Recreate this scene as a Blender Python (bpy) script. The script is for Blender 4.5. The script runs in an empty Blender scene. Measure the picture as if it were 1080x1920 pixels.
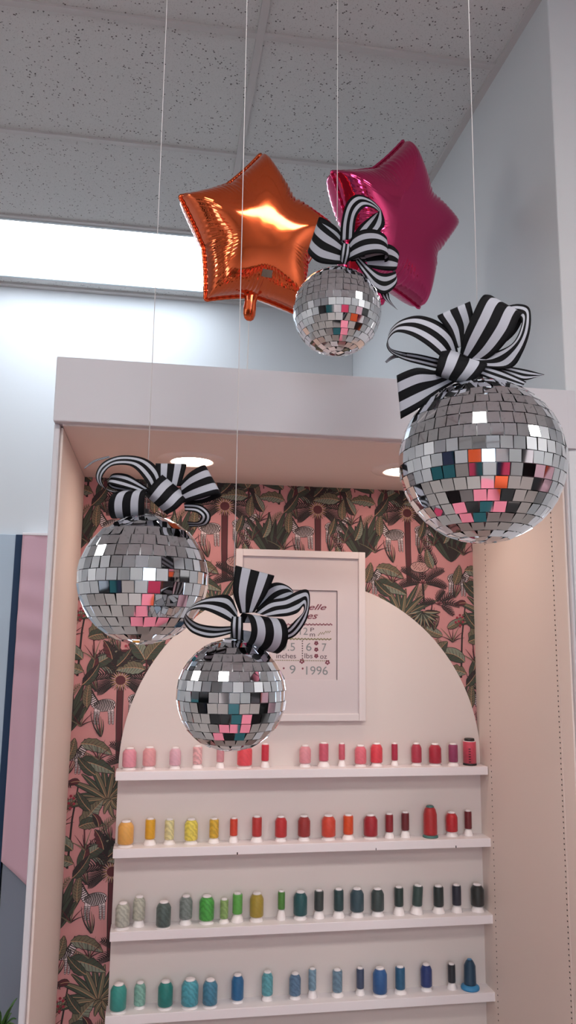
import bpy, bmesh, math, random
from mathutils import Vector, Matrix
from math import sin, cos, pi, radians
random.seed(7)
SC = bpy.context.scene
COL = SC.collection
# ------------------------------------------------------------------ camera
F, YAW, PIT, ROL = 1493.0, .1616, .1617, .0117
CAMZ = 1.9
fw = Vector((sin(YAW)*cos(PIT), cos(YAW)*cos(PIT), sin(PIT)))
r0 = Vector((cos(YAW), -sin(YAW), 0)); u0 = r0.cross(fw)
rt = r0*cos(ROL)+u0*sin(ROL); up = u0*cos(ROL)-r0*sin(ROL)
CO = Vector((0, 0, CAMZ))
def ray(x, y): return fw+rt*((x-540)/F)-up*((y-960)/F)
def at(x, y, Y=None, X=None, Z=None, D=None):
    d = ray(x, y)
    if Y is not None: t = Y/d.y
    elif X is not None: t = X/d.x
    elif Z is not None: t = (Z-CAMZ)/d.z
    else: t = D
    return CO+d*t
cd = bpy.data.cameras.new('camera'); cam = bpy.data.objects.new('camera', cd); COL.objects.link(cam)
cd.sensor_fit = 'VERTICAL'; cd.sensor_height = 36; cd.lens = F/1920*36; cd.clip_start = .05
m3 = Matrix((rt, up, -fw)).transposed(); cam.matrix_world = Matrix.Translation(CO) @ m3.to_4x4()
SC.camera = cam
# ------------------------------------------------------------------ materials
def lin(c): return tuple((x/255/12.92 if x/255 <= .04045 else ((x/255+.055)/1.055)**2.4) for x in c)+(1,)
def mat(name, col, rough=.6, metal=0, bump=0, bscale=200, emit=None, estr=0, sheen=0, trans=0):
    m = bpy.data.materials.new(name); m.use_nodes = True; nt = m.node_tree; b = nt.nodes['Principled BSDF']
    b.inputs['Base Color'].default_value = lin(col); b.inputs['Roughness'].default_value = rough
    b.inputs['Metallic'].default_value = metal
    if sheen: b.inputs['Sheen Weight'].default_value = sheen
    if trans: b.inputs['Transmission Weight'].default_value = trans
    if emit:
        b.inputs['Emission Color'].default_value = lin(emit); b.inputs['Emission Strength'].default_value = estr
    tc = nt.nodes.new('ShaderNodeTexCoord'); n = nt.nodes.new('ShaderNodeTexNoise'); n.inputs['Scale'].default_value = bscale
    nt.links.new(tc.outputs['Object'], n.inputs['Vector'])
    bp = nt.nodes.new('ShaderNodeBump'); bp.inputs['Strength'].default_value = bump; bp.inputs['Distance'].default_value = .001
    nt.links.new(n.outputs['Fac'], bp.inputs['Height'])
    if bump: nt.links.new(bp.outputs['Normal'], b.inputs['Normal'])
    return m
M = {}
M['paint'] = mat('white_wall_paint', (214, 217, 219), .7, bump=.08, bscale=300)
M['header'] = mat('satin_header_paint', (206, 204, 208), .6, bump=.05, bscale=250)
M['niche'] = mat('cream_niche_paint', (229, 215, 207), .65, bump=.06, bscale=250)
M['board'] = mat('ivory_board', (221, 211, 206), .5, bump=.04, bscale=120)
M['shelf'] = mat('white_shelf_laminate', (240, 234, 236), .35, bump=.02, bscale=80)
M['tee'] = mat('grid_metal', (196, 192, 190), .45)
M['lampframe'] = mat('lamp_frame_enamel', (196, 206, 210), .4)
M['dark'] = mat('dark_dot', (38, 34, 34), .8)
M['core'] = mat('ball_core', (110, 110, 112), .35, .8)
M['string'] = mat('clear_line', (225, 222, 220), .3)
M['white_plastic'] = mat('white_spool_plastic', (246, 240, 240), .35)
M['black_plastic'] = mat('black_plastic', (28, 26, 28), .4)
M['teal_plastic'] = mat('teal_plastic', (70, 115, 110), .4)
M['blue_plastic'] = mat('blue_plastic', (60, 140, 190), .4)
M['frame'] = mat('white_frame_lacquer', (222, 214, 214), .35)
M['mat'] = mat('mount_board', (206, 197, 199), .8, bump=.1, bscale=900)
M['linen'] = mat('embroidery_linen', (206, 195, 197), .9, bump=.3, bscale=1500)
M['th_grey'] = mat('grey_stitching', (128, 134, 136), .8)
M['th_red'] = mat('burgundy_stitching', (120, 62, 76), .8)
M['th_dark'] = mat('dark_stitching', (92, 78, 84), .8)
M['th_olive'] = mat('olive_stitching', (122, 118, 84), .8)
M['pinkcloth'] = mat('pink_cotton', (212, 172, 184), .85, bump=.3, bscale=60, sheen=.2)
M['navy'] = mat('navy_binding', (24, 52, 84), .7)
M['paleblue'] = mat('pale_blue_panel', (182, 198, 212), .7, bump=.1, bscale=40)
M['leafgreen'] = mat('plant_leaf', (70, 110, 50), .5)
M['pot'] = mat('green_pot', (92, 130, 55), .4)
M['floor'] = mat('floor_vinyl', (172, 164, 160), .5, bump=.05, bscale=20)
M['tube'] = mat('fluorescent_tube', (255, 255, 255), .4, emit=(240, 244, 255), estr=3)

def emis(name, col, s):
    m = bpy.data.materials.new(name); m.use_nodes = True; nt = m.node_tree; nt.nodes.clear()
    e = nt.nodes.new('ShaderNodeEmission'); o = nt.nodes.new('ShaderNodeOutputMaterial')
    e.inputs[0].default_value = lin(col); e.inputs[1].default_value = s; nt.links.new(e.outputs[0], o.inputs[0]); return m
M['lens_cool'] = emis('cool_light_lens', (228, 239, 252), 6.5)
M['lens_room'] = emis('room_light_lens', (252, 247, 243), 17.5)
M['down'] = emis('warm_downlight_lens', (255, 229, 210), 43.0)
M['window_glow'] = emis('added_window_glow', (205, 222, 240), 7.0)  # glow of the window added behind the viewer

def ceiling_mat():
    m = mat('fissured_tile', (172, 166, 164), .9); nt = m.node_tree; b = nt.nodes['Principled BSDF']
    g = nt.nodes.new('ShaderNodeNewGeometry')
    def vor(scale, lo, hi):
        v = nt.nodes.new('ShaderNodeTexVoronoi'); v.inputs['Scale'].default_value = scale
        nt.links.new(g.outputs['Position'], v.inputs['Vector'])
        r = nt.nodes.new('ShaderNodeMapRange'); r.inputs[1].default_value = lo; r.inputs[2].default_value = hi
        nt.links.new(v.outputs['Distance'], r.inputs[0]); return r
    a = vor(95, .2, .3); c = vor(190, .12, .3)
    # thin out the pin holes so that only some cells carry one
    n = nt.nodes.new('ShaderNodeTexNoise'); n.inputs['Scale'].default_value = 60; nt.links.new(g.outputs['Position'], n.inputs['Vector'])
    rr = nt.nodes.new('ShaderNodeMapRange'); rr.inputs[1].default_value = .43; rr.inputs[2].default_value = .49; nt.links.new(n.outputs['Fac'], rr.inputs[0])
    mx1 = nt.nodes.new('ShaderNodeMath'); mx1.operation = 'MAXIMUM'; nt.links.new(a.outputs[0], mx1.inputs[0]); nt.links.new(rr.outputs[0], mx1.inputs[1])
    s = nt.nodes.new('ShaderNodeMath'); s.operation = 'MULTIPLY_ADD'; nt.links.new(c.outputs[0], s.inputs[0]); s.inputs[1].default_value = .3; s.inputs[2].default_value = .7
    p = nt.nodes.new('ShaderNodeMath'); p.operation = 'MULTIPLY'; nt.links.new(mx1.outputs[0], p.inputs[0]); nt.links.new(s.outputs[0], p.inputs[1])
    mix = nt.nodes.new('ShaderNodeMix'); mix.data_type = 'RGBA'
    mix.inputs[6].default_value = lin((84, 78, 78)); mix.inputs[7].default_value = lin((208, 208, 206))
    nt.links.new(p.outputs[0], mix.inputs[0]); nt.links.new(mix.outputs[2], b.inputs['Base Color']); return m
M['tile'] = ceiling_mat()

def mirror_mat():
    m = mat('mirror_tile', (226, 227, 230), .03, 1.0); return m
M['mirror'] = mirror_mat()

def foil_mat(name, col):
    m = mat(name, col, .075, .88); nt = m.node_tree; b = nt.nodes['Principled BSDF']
    tc = nt.nodes.new('ShaderNodeTexCoord'); n = nt.nodes.new('ShaderNodeTexNoise'); n.inputs['Scale'].default_value = 7
    n.inputs['Distortion'].default_value = .6
    nt.links.new(tc.outputs['Object'], n.inputs['Vector'])
    bp = nt.nodes.new('ShaderNodeBump'); bp.inputs['Strength'].default_value = .12; bp.inputs['Distance'].default_value = .012
    nt.links.new(n.outputs['Fac'], bp.inputs['Height']); nt.links.new(bp.outputs['Normal'], b.inputs['Normal'])
    b.inputs['Coat Weight'].default_value = .5; b.inputs['Coat Roughness'].default_value = .05
    return m
M['foil_orange'] = foil_mat('orange_foil', (226, 98, 46))
M['foil_pink'] = foil_mat('magenta_foil', (204, 50, 108))

def ribbon_mat():
    m = mat('striped_grosgrain', (255, 255, 255), .6); nt = m.node_tree; b = nt.nodes['Principled BSDF']
    uv = nt.nodes.new('ShaderNodeUVMap'); sp = nt.nodes.new('ShaderNodeSeparateXYZ'); nt.links.new(uv.outputs[0], sp.inputs[0])
    cr = nt.nodes.new('ShaderNodeValToRGB'); cr.color_ramp.interpolation = 'CONSTANT'
    e = cr.color_ramp.elements; b.inputs['Specular IOR Level'].default_value = .15; bl = lin((7, 7, 11)); wh = lin((172, 174, 184))
    e[0].position = 0; e[0].color = bl; e[1].position = .17; e[1].color = wh
    for p, c in ((.385, bl), (.615, wh), (.83, bl)): k = e.new(p); k.color = c
    nt.links.new(sp.outputs['X'], cr.inputs[0]); nt.links.new(cr.outputs[0], b.inputs['Base Color'])
    w = nt.nodes.new('ShaderNodeTexWave'); w.bands_direction = 'Y'; w.inputs['Scale'].default_value = 60; nt.links.new(uv.outputs[0], w.inputs['Vector'])
    bp = nt.nodes.new('ShaderNodeBump'); bp.inputs['Strength'].default_value = .25; bp.inputs['Distance'].default_value = .0005
    nt.links.new(w.outputs['Fac'], bp.inputs['Height']); nt.links.new(bp.outputs['Normal'], b.inputs['Normal'])
    return m
M['ribbon'] = ribbon_mat()

_tm = {}
def thread_mat(col, net):
    k = (col, net)
    if k in _tm: return _tm[k]
    m = mat('spooled_thread', col, .38, sheen=.2); nt = m.node_tree; b = nt.nodes['Principled BSDF']
    tc = nt.nodes.new('ShaderNodeTexCoord')
    w = nt.nodes.new('ShaderNodeTexWave'); w.bands_direction = 'Z'; w.inputs['Scale'].default_value = 320; w.inputs['Distortion'].default_value = 1
    nt.links.new(tc.outputs['Object'], w.inputs['Vector'])
    bp = nt.nodes.new('ShaderNodeBump'); bp.inputs['Strength'].default_value = .4; bp.inputs['Distance'].default_value = .0004
    nt.links.new(w.outputs['Fac'], bp.inputs['Height']); nt.links.new(bp.outputs['Normal'], b.inputs['Normal'])
    # crossed winding pattern
    v = nt.nodes.new('ShaderNodeTexWave'); v.bands_direction = 'DIAGONAL'; v.inputs['Scale'].default_value = 38; v.inputs['Distortion'].default_value = 6; v.inputs['Detail Scale'].default_value = 2
    nt.links.new(tc.outputs['Object'], v.inputs['Vector'])
    mix = nt.nodes.new('ShaderNodeMix'); mix.data_type = 'RGBA'
    d = tuple(c*(.93 if net else .98) for c in col); l = tuple(min(255, c*(1.05 if net else 1.01)+(6 if net else 1)) for c in col)
    mix.inputs[6].default_value = lin(d); mix.inputs[7].default_value = lin(l)
    nt.links.new(v.outputs['Fac'], mix.inputs[0]); nt.links.new(mix.outputs[2], b.inputs['Base Color'])
    _tm[k] = m; return m

# ------------------------------------------------------------------ object helpers
def ob(name, bm, mt, parent=None, smooth=False, loc=None):
    me = bpy.data.meshes.new(name); bm.normal_update(); bm.to_mesh(me); bm.free()
    for x in (mt if isinstance(mt, (list, tuple)) else [mt]): me.materials.append(x)
    o = bpy.data.objects.new(name, me); COL.objects.link(o)
    if smooth:
        for p in me.polygons: p.use_smooth = True
    if loc is not None: o.location = loc
    if parent is not None: o.parent = parent
    return o
def thing(name, label, cat, loc=(0, 0, 0), group=None):
    o = bpy.data.objects.new(name, None); COL.objects.link(o); o.location = loc; o.empty_display_size = .05
    return tag(o, label, cat, group)
def tag(o, label, cat, group=None):
    o['label'] = label; o['category'] = cat
    if group: o['group'] = group
    return o
def struct(o): o['kind'] = 'structure'; return o
def box(bm, x0, x1, y0, y1, z0, z1, bev=0, mi=0):
    vs = [bm.verts.new((x, y, z)) for z in (z0, z1) for x, y in ((x0, y0), (x1, y0), (x1, y1), (x0, y1))]
    fs = [bm.faces.new([vs[i] for i in q]) for q in ((3, 2, 1, 0), (4, 5, 6, 7), (0, 1, 5, 4), (1, 2, 6, 5), (2, 3, 7, 6), (3, 0, 4, 7))]
    for f in fs: f.material_index = mi
    if bev:
        es = list({e for f in fs for e in f.edges}); bmesh.ops.bevel(bm, geom=es, offset=bev, segments=2, affect='EDGES', profile=.5)
def bx(*a, **k): bm = bmesh.new(); box(bm, *a, **k); return bm
def lathe(bm, prof, n=24, c=(0, 0, 0), mi=0, cap=True):
    rings = []
    for r, z in prof: rings.append([bm.verts.new((c[0]+r*cos(2*pi*i/n), c[1]+r*sin(2*pi*i/n), c[2]+z)) for i in range(n)])
    for a, b in zip(rings, rings[1:]):
        for i in range(n):
            f = bm.faces.new((a[i], a[(i+1) % n], b[(i+1) % n], b[i])); f.material_index = mi; f.smooth = True
    if cap:
        f = bm.faces.new(rings[0][::-1]); f.material_index = mi; f = bm.faces.new(rings[-1]); f.material_index = mi
def tube(bm, pts, r, n=8):
    prev = None
    for i, p in enumerate(pts):
        p = Vector(p); a = Vector(pts[max(0, i-1)]); b = Vector(pts[min(len(pts)-1, i+1)]); t = (b-a).normalized()
        s = t.cross(Vector((0, 1, .01))).normalized()
        if s.length < .1: s = Vector((1, 0, 0))
        q = t.cross(s)
        ring = [bm.verts.new(p+(s*cos(2*pi*k/n)+q*sin(2*pi*k/n))*r) for k in range(n)]
        if prev:
            for k in range(n): f = bm.faces.new((prev[k], prev[(k+1) % n], ring[(k+1) % n], ring[k])); f.smooth = True
        else: bm.faces.new(ring[::-1])
        prev = ring
    bm.faces.new(prev)

# ------------------------------------------------------------------ room shell
S = .93
YB, YF, YJ = 2.42, 1.806, 1.830
XL, XR = -.227, .997
ZS = CAMZ+.487                     # niche soffit
ZT = CAMZ+.640                     # header top
XO = -.246
ZC = CAMZ+1.80                     # ceiling tiles
XW, YW = 1.01, 4.06
RX0, RX1, RY0 = -4.2, 3.2, -4.6
struct(ob('floor', bx(RX0, RX1, RY0, YW, -.05, 0), M['floor']))
struct(ob('ceiling', bx(RX0-.1, RX1+.1, RY0-.1, YW+.1, ZC+.006, ZC+.05), M['tile']))
struct(ob('wall_back', bx(RX0, XW, YW, YW+.1, 0, ZC+.006), M['paint']))
struct(ob('wall_right', bx(XW, RX1, 1.815, YW, 0, ZC+.006, bev=.004), M['paint']))
struct(ob('wall_left', bx(RX0-.1, RX0, RY0, YW, 0, ZC+.006), M['paint']))
struct(ob('wall_far_right', bx(RX1, RX1+.1, RY0, 1.815, 0, ZC+.006), M['paint']))
struct(ob('wall_rear', bx(RX0, RX1, RY0-.1, RY0, 0, ZC+.006), M['paint']))
# ceiling grid : 2x4 ft lay in tiles
GX = [.245+1.22*k for k in range(-3, 3)]
GY = [2.125-.61*k for k in range(1, 11)]+[2.125, 2.735, 3.345, 3.955]
bm = bmesh.new()
for x in GX:
    if x < XW: box(bm, x-.012, x+.012, RY0, YW, ZC-.003, ZC+.006)
    else: box(bm, x-.012, x+.012, RY0, 1.815, ZC-.003, ZC+.006)
for y in GY:
    box(bm, RX0, XW if y > 1.815 else RX1, y-.011, y+.011, ZC-.0025, ZC+.006)
box(bm, XW-.022, XW, 1.815, YW, ZC-.004, ZC+.006); box(bm, RX0, XW, YW-.035, YW, ZC-.006, ZC+.006)
box(bm, XW-.022, XW, 1.815, YW, ZC-.012, ZC+.003) if 0 else None
struct(ob('trim_1', bm, M['tee']))
# niche portal
bm = bmesh.new(); box(bm, XO, XW, YF, 2.5, ZS, ZT, bev=.003); box(bm, XW-.004, 1.031, YF, 1.8148, ZS, ZT, bev=.002)
struct(ob('wall_header', bm, [M['header']]))
bm = bmesh.new(); box(bm, XL, XR, YF+.024, YB, ZS-.004, ZS+.0)
struct(ob('ceiling_niche', bm, M['niche']))
bm = bmesh.new(); box(bm, XO, XL-.006, YJ, 2.5, 0, ZS, bev=.003); struct(ob('wall_niche_left', bm, M['header']))
bm = bmesh.new(); box(bm, XL-.006, XL, YJ+.018, YB, 0, ZS-.004, bev=.002); struct(ob('wall_niche_left_reveal', bm, M['niche']))
bm = bmesh.new(); box(bm, XR+.006, XW, YJ-.012, 2.5, 0, ZS, bev=.004); struct(ob('wall_niche_right', bm, M['header']))
bm = bmesh.new(); box(bm, XR, XR+.006, YJ, YB, 0, ZS-.004, bev=.002); struct(ob('wall_niche_right_reveal', bm, M['niche']))
# perforated corner beads on right reveal
bm = bmesh.new()
for yy, sp, rr in ((1.896, .0125, .0021), (2.318, .0165, .0019)):
    z = ZS-.05
    while z > .35:
        c = Vector((XR, yy+random.uniform(-.0006, .0006), z))
        vs = [bm.verts.new(c+Vector((-.0006, cos(a*pi/4)*rr, sin(a*pi/4)*rr))) for a in range(8)]; bm.faces.new(vs[::-1])
        vb = [bm.verts.new(c+Vector((.0003, cos(a*pi/4)*rr, sin(a*pi/4)*rr))) for a in range(8)]
        for a in range(8): bm.faces.new((vs[a], vs[(a+1) % 8], vb[(a+1) % 8], vb[a]))
        z -= sp
struct(ob('trim_2', bm, M['dark']))
bm = bmesh.new()
box(bm, XR-.0012, XR, 1.886, 1.8875, .3, ZS-.05)
struct(ob('trim_3', bm, M['niche']))

# ------------------------------------------------------------------ wallpaper wall (pattern in the wall's own mesh)
WP = [mat('paper_pink', (200, 142, 142), .8, bump=.1, bscale=300)]
for n_, c_ in (('ink_dark', (46, 42, 42)), ('ink_olive', (108, 102, 82)), ('ink_sage', (124, 132, 116)), ('ink_maroon', (88, 44, 50)),
               ('ink_white', (216, 204, 206)), ('ink_berry', (150, 50, 66)), ('ink_green', (64, 74, 62)), ('ink_tan', (176, 140, 108)), ('ink_rose', (192, 152, 146))):
    WP.append(mat('paper_'+n_, c_, .8, bump=.1, bscale=300))
PINK, DK, OL, SG, MR, WH, BR, GR, TN, RS = range(10)
PX = 2.42/F
WB = bmesh.new()
class Pen:
    def __init__(s): s.polys = []
    def poly(s, pts, m): s.polys.append((pts, m))
    def strokes(s, pts, w0, w1, m):
        n = len(pts); L = []; R_ = []
        for i, (x, y) in enumerate(pts):
            a = pts[max(0, i-1)]; b = pts[min(n-1, i+1)]; dx, dy = b[0]-a[0], b[1]-a[1]; l = math.hypot(dx, dy) or 1
            w = (w0+(w1-w0)*i/(n-1))/2; L.append((x-dy/l*w, y+dx/l*w)); R_.append((x+dy/l*w, y-dx/l*w))
        for i in range(n-1): s.polys.append(([L[i], L[i+1], R_[i+1], R_[i]], m))
    def curve(s, x, y, ang, ln, bend, n=8):
        P = [(x, y)]; a = radians(ang)
        for i in range(n): a += radians(bend)/n; x += cos(a)*ln/n; y -= sin(a)*ln/n; P.append((x, y))
        return P
    def blade(s, c, w, m, off=0, side=0, wav=0):
        n = len(c)-1; L = []; R_ = []
        for i, (x, y) in enumerate(c):
            a = c[max(0, i-1)]; b = c[min(n, i+1)]; dx, dy = b[0]-a[0], b[1]-a[1]; l = math.hypot(dx, dy) or 1
            t = i/n; ww = w*(sin(pi*min(1, t**.75)))**.8+off if 0 < i < n else off
            if wav and i % 2: ww *= 1-wav
            wl = ww if side >= 0 else 0; wr = ww if side <= 0 else 0
            L.append((x-dy/l*wl, y+dx/l*wl)); R_.append((x+dy/l*wr, y-dx/l*wr))
        for i in range(n): s.polys.append(([L[i], L[i+1], R_[i+1], R_[i]], m))
    def leaf(s, x, y, ang, ln, w, bend, m1, m2, vein=TN, n=10, wav=0, ribs=True):
        c = s.curve(x, y, ang, ln, bend, n)
        s.blade(c, w, DK, off=1.1, wav=wav); s.blade(c, w, m1, side=1, wav=wav); s.blade(c, w, m2, side=-1, wav=wav)
        if ribs:
            for i in range(1, n-1):
                (x0, y0), (x1, y1) = c[i], c[i+1]; dx, dy = x1-x0, y1-y0; l = math.hypot(dx, dy); t = i/n; ww = w*.85*(sin(pi*t**.75))**.8
                for sg in (1, -1): s.strokes([(x0, y0), (x0+dx/l*ww*.7-sg*dy/l*ww, y0+dy/l*ww*.7+sg*dx/l*ww)], .9, .4, DK if (i+sg) % 2 else MR)
        s.strokes(c, 1.3, .5, vein)
    def agave(s, x, y, n, ln, w, m1, m2, a0=20, a1=160, vein=TN):
        for k in list(range(0, n, 2))+list(range(1, n, 2)):
            a = a0+(a1-a0)*k/(n-1); bd = (90-a)*-.25
            s.leaf(x, y, a-bd*.5, ln*(.75+.3*((k*7) % 5)/4), w, bd*1.3, m1 if k % 2 else m2, m2, vein, n=8, ribs=False)
    def frond(s, x, y, ang, ln, bend, ll, m, n=16):
        c = s.curve(x, y, ang, ln, bend, n); s.strokes(c, 2, .8, MR)
        for i in range(2, n+1):
            a = math.atan2(-(c[i][1]-c[i-1][1]), c[i][0]-c[i-1][0]); q = ll*(.5+.8*sin(pi*min(1, i/n*.9+.1)))
            for sg in (1, -1):
                cc = s.curve(c[i][0], c[i][1], math.degrees(a)+sg*62, q, -sg*35, 4); s.strokes(cc, 2.6, .7, m)
    def ellipse(s, x, y, rx, ry, m, rot=0, n=14):
        a = radians(rot); s.polys.append(([(x+rx*cos(t)*cos(a)-ry*sin(t)*sin(a), y+rx*cos(t)*sin(a)+ry*sin(t)*cos(a)) for t in [2*pi*i/n for i in range(n)]], m))
    def zebra(s, x, y, k, d=1):
        s.ellipse(x, y, 25*k, 14*k, DK, 8*d, 18); s.ellipse(x, y, 23.6*k, 12.6*k, WH, 8*d, 18)
        for lx, l2 in ((-17, -19), (-10, -12), (12, 13), (18, 20)):
            s.strokes([(x+lx*k*d, y+6*k), (x+l2*k*d, y+24*k), (x+(l2-1)*k*d, y+42*k)], 8*k, 3.6*k, DK); s.strokes([(x+lx*k*d, y+6*k), (x+l2*k*d, y+24*k), (x+(l2-1)*k*d, y+41*k)], 6.4*k, 2.2*k, WH)
            for j in range(8): s.strokes([(x+l2*k*d-3.4*k, y+(14+j*3.4)*k), (x+l2*k*d+3*k, y+(15.2+j*3.4)*k)], 1.4*k, 1.2*k, DK)
        nx, ny = x+22*k*d, y-6*k
        s.strokes([(nx-4*k*d, ny+6*k), (nx+6*k*d, ny-8*k), (nx+12*k*d, ny-20*k)], 19*k, 11*k, DK); s.strokes([(nx-4*k*d, ny+6*k), (nx+6*k*d, ny-8*k), (nx+12*k*d, ny-20*k)], 17*k, 9*k, WH)
        s.leaf(nx+9*k*d, ny-22*k, -35 if d > 0 else 215, 22*k, 6*k, 0, WH, WH, DK, n=6, ribs=False)
        for j in range(7):
            t = j/6; cx, cy = nx+(-2+14*t)*k*d, ny+(4-22*t)*k; s.strokes([(cx-8*k*d, cy-3*k), (cx, cy+1*k), (cx+8*k*d, cy+5*k)], 2*k, 1.6*k, DK)
        for j in range(12):
            cx = x+(-21+3.7*j)*k*d; h = 12.5*k*math.sqrt(max(.05, 1-((cx-x)/(24*k))**2)); s.strokes([(cx, y-h), (cx+3*k*d, y), (cx-1.5*k*d, y+h)], 3.0*k, 2.0*k, DK)
        s.strokes([(nx-8*k*d, ny-2*k), (nx+1*k*d, ny-16*k), (nx+7*k*d, ny-27*k)], 3*k, 2*k, DK)
    def sunburst(s, x, y, r):
        for i in range(24):
            a = 2*pi*i/24; s.strokes([(x+cos(a)*r*.35, y+sin(a)*r*.35), (x+cos(a)*r, y+sin(a)*r)], 4, .8, DK)
            s.strokes([(x+cos(a)*r*.35, y+sin(a)*r*.35), (x+cos(a)*r*.94, y+sin(a)*r*.94)], 2.8, .3, RS if i % 2 else TN)
        s.ellipse(x, y, r*.45, r*.42, MR)
    def berries(s, x, y):
        for dx, dy in ((0, 0), (-6, 5), (5, 4), (-3, 12), (6, 13), (-9, 14), (0, 20)):
            s.strokes([(x, y+24), (x+dx*.6, y+dy+4), (x+dx, y+dy)], .9, .7, MR); s.ellipse(x+dx, y+dy, 2.6, 2.4, BR, n=8)
pn = Pen()
TW, TH = 180, 325
# --- one repeat of the print
rb = random.Random(3)
pn.poly([(126+(34+rb.uniform(-7, 7))*cos(a*pi/12), -20+(27+rb.uniform(-6, 6))*sin(a*pi/12)) for a in range(24)], MR)
pn.poly([(126+(31+rb.uniform(-7, 7))*cos(a*pi/12), -20+(24+rb.uniform(-6, 6))*sin(a*pi/12)) for a in range(24)], DK)
for a_, l_, q_ in ((35, 60, 9), (15, 58, 8), (160, 50, 8), (60, 40, 7)): pn.leaf(126, 0, a_, l_, q_, -10, GR, SG, wav=.25)
for x_, y_, a_ in ((30, 60, 80), (5, 120, 100), (90, 180, 95), (140, 190, 80), (20, 300, 90), (100, 280, 70), (175, 95, 100)):
    pn.frond(x_, y_, a_, 46, 40 if a_ > 85 else -40, 9, DK if int(x_) % 2 else OL, 11)
pn.strokes([(126, 8), (127, 90), (129, 150)], 13, 11, DK); pn.strokes([(126, 8), (127, 90), (129, 150)], 10.5, 8.5, MR)
pn.strokes([(50, 330), (54, 250), (62, 190)], 4, 2.5, DK); pn.strokes([(80, 325), (76, 270), (70, 215)], 3, 2, MR)
pn.strokes([(172, 325), (168, 250), (174, 190)], 4, 2.5, MR)
pn.zebra(100, 56, .8, -1)
pn.zebra(158, 46, .72, 1)
pn.zebra(46, 140, .8, 1)
for a, ln, bd in ((150, 62, 60), (110, 58, 40), (70, 58, -40), (30, 64, -60), (195, 46, 30), (-15, 46, -30)): pn.frond(126, 8, a, ln, bd, 15, DK if a % 20 else OL, 14)
pn.sunburst(126, 12, 20)
for a, ln, bd in ((160, 48, 50), (125, 50, 40), (90, 54, 10), (55, 50, -40), (20, 48, -50)): pn.frond(156, 150, a, ln, bd, 11, DK, 13)
pn.strokes([(156, 150), (158, 200)], 4, 4, DK)
pn.ellipse(150, 118, 20, 11, DK); pn.ellipse(150, 118, 18.6, 9.8, RS)
for i in range(26): a = i*2.4; q = 3+13*math.sqrt(i/26); pn.strokes([(150+cos(a)*q, 118+sin(a)*q*.5), (150+cos(a)*q+3, 118+sin(a)*q*.5-2)], 1.2, .6, MR)
pn.agave(35, 106, 9, 88, 6, DK, GR, 55, 130, vein=DK)
pn.agave(112, 218, 12, 78, 5.2, OL, GR, -5, 185)
pn.agave(120, 218, 5, 30, 4, OL, OL, 200, 340)
pn.leaf(62, 122, 5, 60, 11, -45, SG, OL, wav=.12); pn.leaf(60, 150, -8, 68, 12, -22, SG, GR, wav=.1)
pn.leaf(64, 186, 170, 24, 5, 40, MR, MR, n=6, ribs=False)
pn.leaf(70, 262, 62, 58, 13, -20, SG, OL, wav=.2); pn.leaf(66, 262, 35, 46, 10, -60, OL, GR, wav=.15)
pn.leaf(58, 300, 130, 66, 12, 70, SG, GR); pn.leaf(60, 322, 150, 52, 11, 50, OL, SG, wav=.25)
pn.leaf(76, 310, 20, 50, 11, 20, GR, SG, wav=.1); pn.leaf(70, 330, 60, 42, 9, 30, MR, GR)
pn.leaf(14, 250, 165, 48, 8, -14, SG, OL); pn.leaf(24, 235, 25, 42, 7, 10, OL, SG)
for a, ln, bd in ((100, 30, -60), (60, 40, -60), (30, 44, -60), (-10, 36, -40), (150, 36, 50)): pn.frond(6, 190, a, ln, bd, 9, DK, 9)
for x_, y_, a_, l_ in ((40, 175, 70, 40), (96, 110, 100, 44), (150, 92, 80, 36), (84, 30, 110, 40), (176, 240, 80, 44), (120, 285, 100, 34)):
    for k in range(5): pn.strokes(pn.curve(x_, y_, a_-40+k*20, l_*(.7+.1*k), (k-2)*-22, 5), 3.2, .6, (DK, OL, MR, GR, DK)[k])
for x_, y_, a_, l_, w_ in ((90, 175, 150, 44, 8), (40, 150, 60, 40, 9), (176, 120, 120, 40, 9), (20, 70, 60, 42, 8), (70, 60, 100, 46, 8), (10, 320, 120, 50, 10), (130, 240, 20, 44, 9), (84, 235, 140, 40, 8), (150, 60, 60, 34, 7), (175, 30, 100, 40, 8), (60, 20, 40, 46, 9), (20, 20, 130, 40, 9)):
    pn.leaf(x_, y_, a_, l_, w_, -25 if a_ > 90 else 25, (GR, OL, SG)[int(x_) % 3], (OL, GR, DK)[int(y_) % 3], wav=.1)
for x_, y_, n_ in ((34, 262, 7), (150, 232, 7), (94, 150, 6), (178, 75, 6), (60, 92, 6), (12, 40, 7), (78, 300, 6)):
    for k in range(n_): pn.strokes(pn.curve(x_, y_, 40+100*k/(n_-1), 26+5*(k % 3), (k-n_/2)*10, 5), 2.6, .5, (DK, MR, OL)[k % 3])
pn.berries(50, 210); pn.berries(142, 262)
for k in range(11): pn.leaf(156, 205, -170+k*17, 34, 3.3, 0, GR if k % 2 else SG, DK, n=5, ribs=False)
pn.leaf(168, 300, 118, 50, 13, 20, SG, GR); pn.leaf(170, 300, 60, 52, 13, -20, GR, OL); pn.leaf(168, 318, 160, 52, 12, 40, OL, SG, wav=.15)
pn.leaf(110, 300, 100, 38, 10, 30, DK, MR, wav=.3); pn.leaf(118, 312, 35, 40, 9, 30, DK, GR, wav=.3)
pn.leaf(100, 262, 90, 26, 6, 50, MR, DK, n=6, ribs=False)
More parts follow.
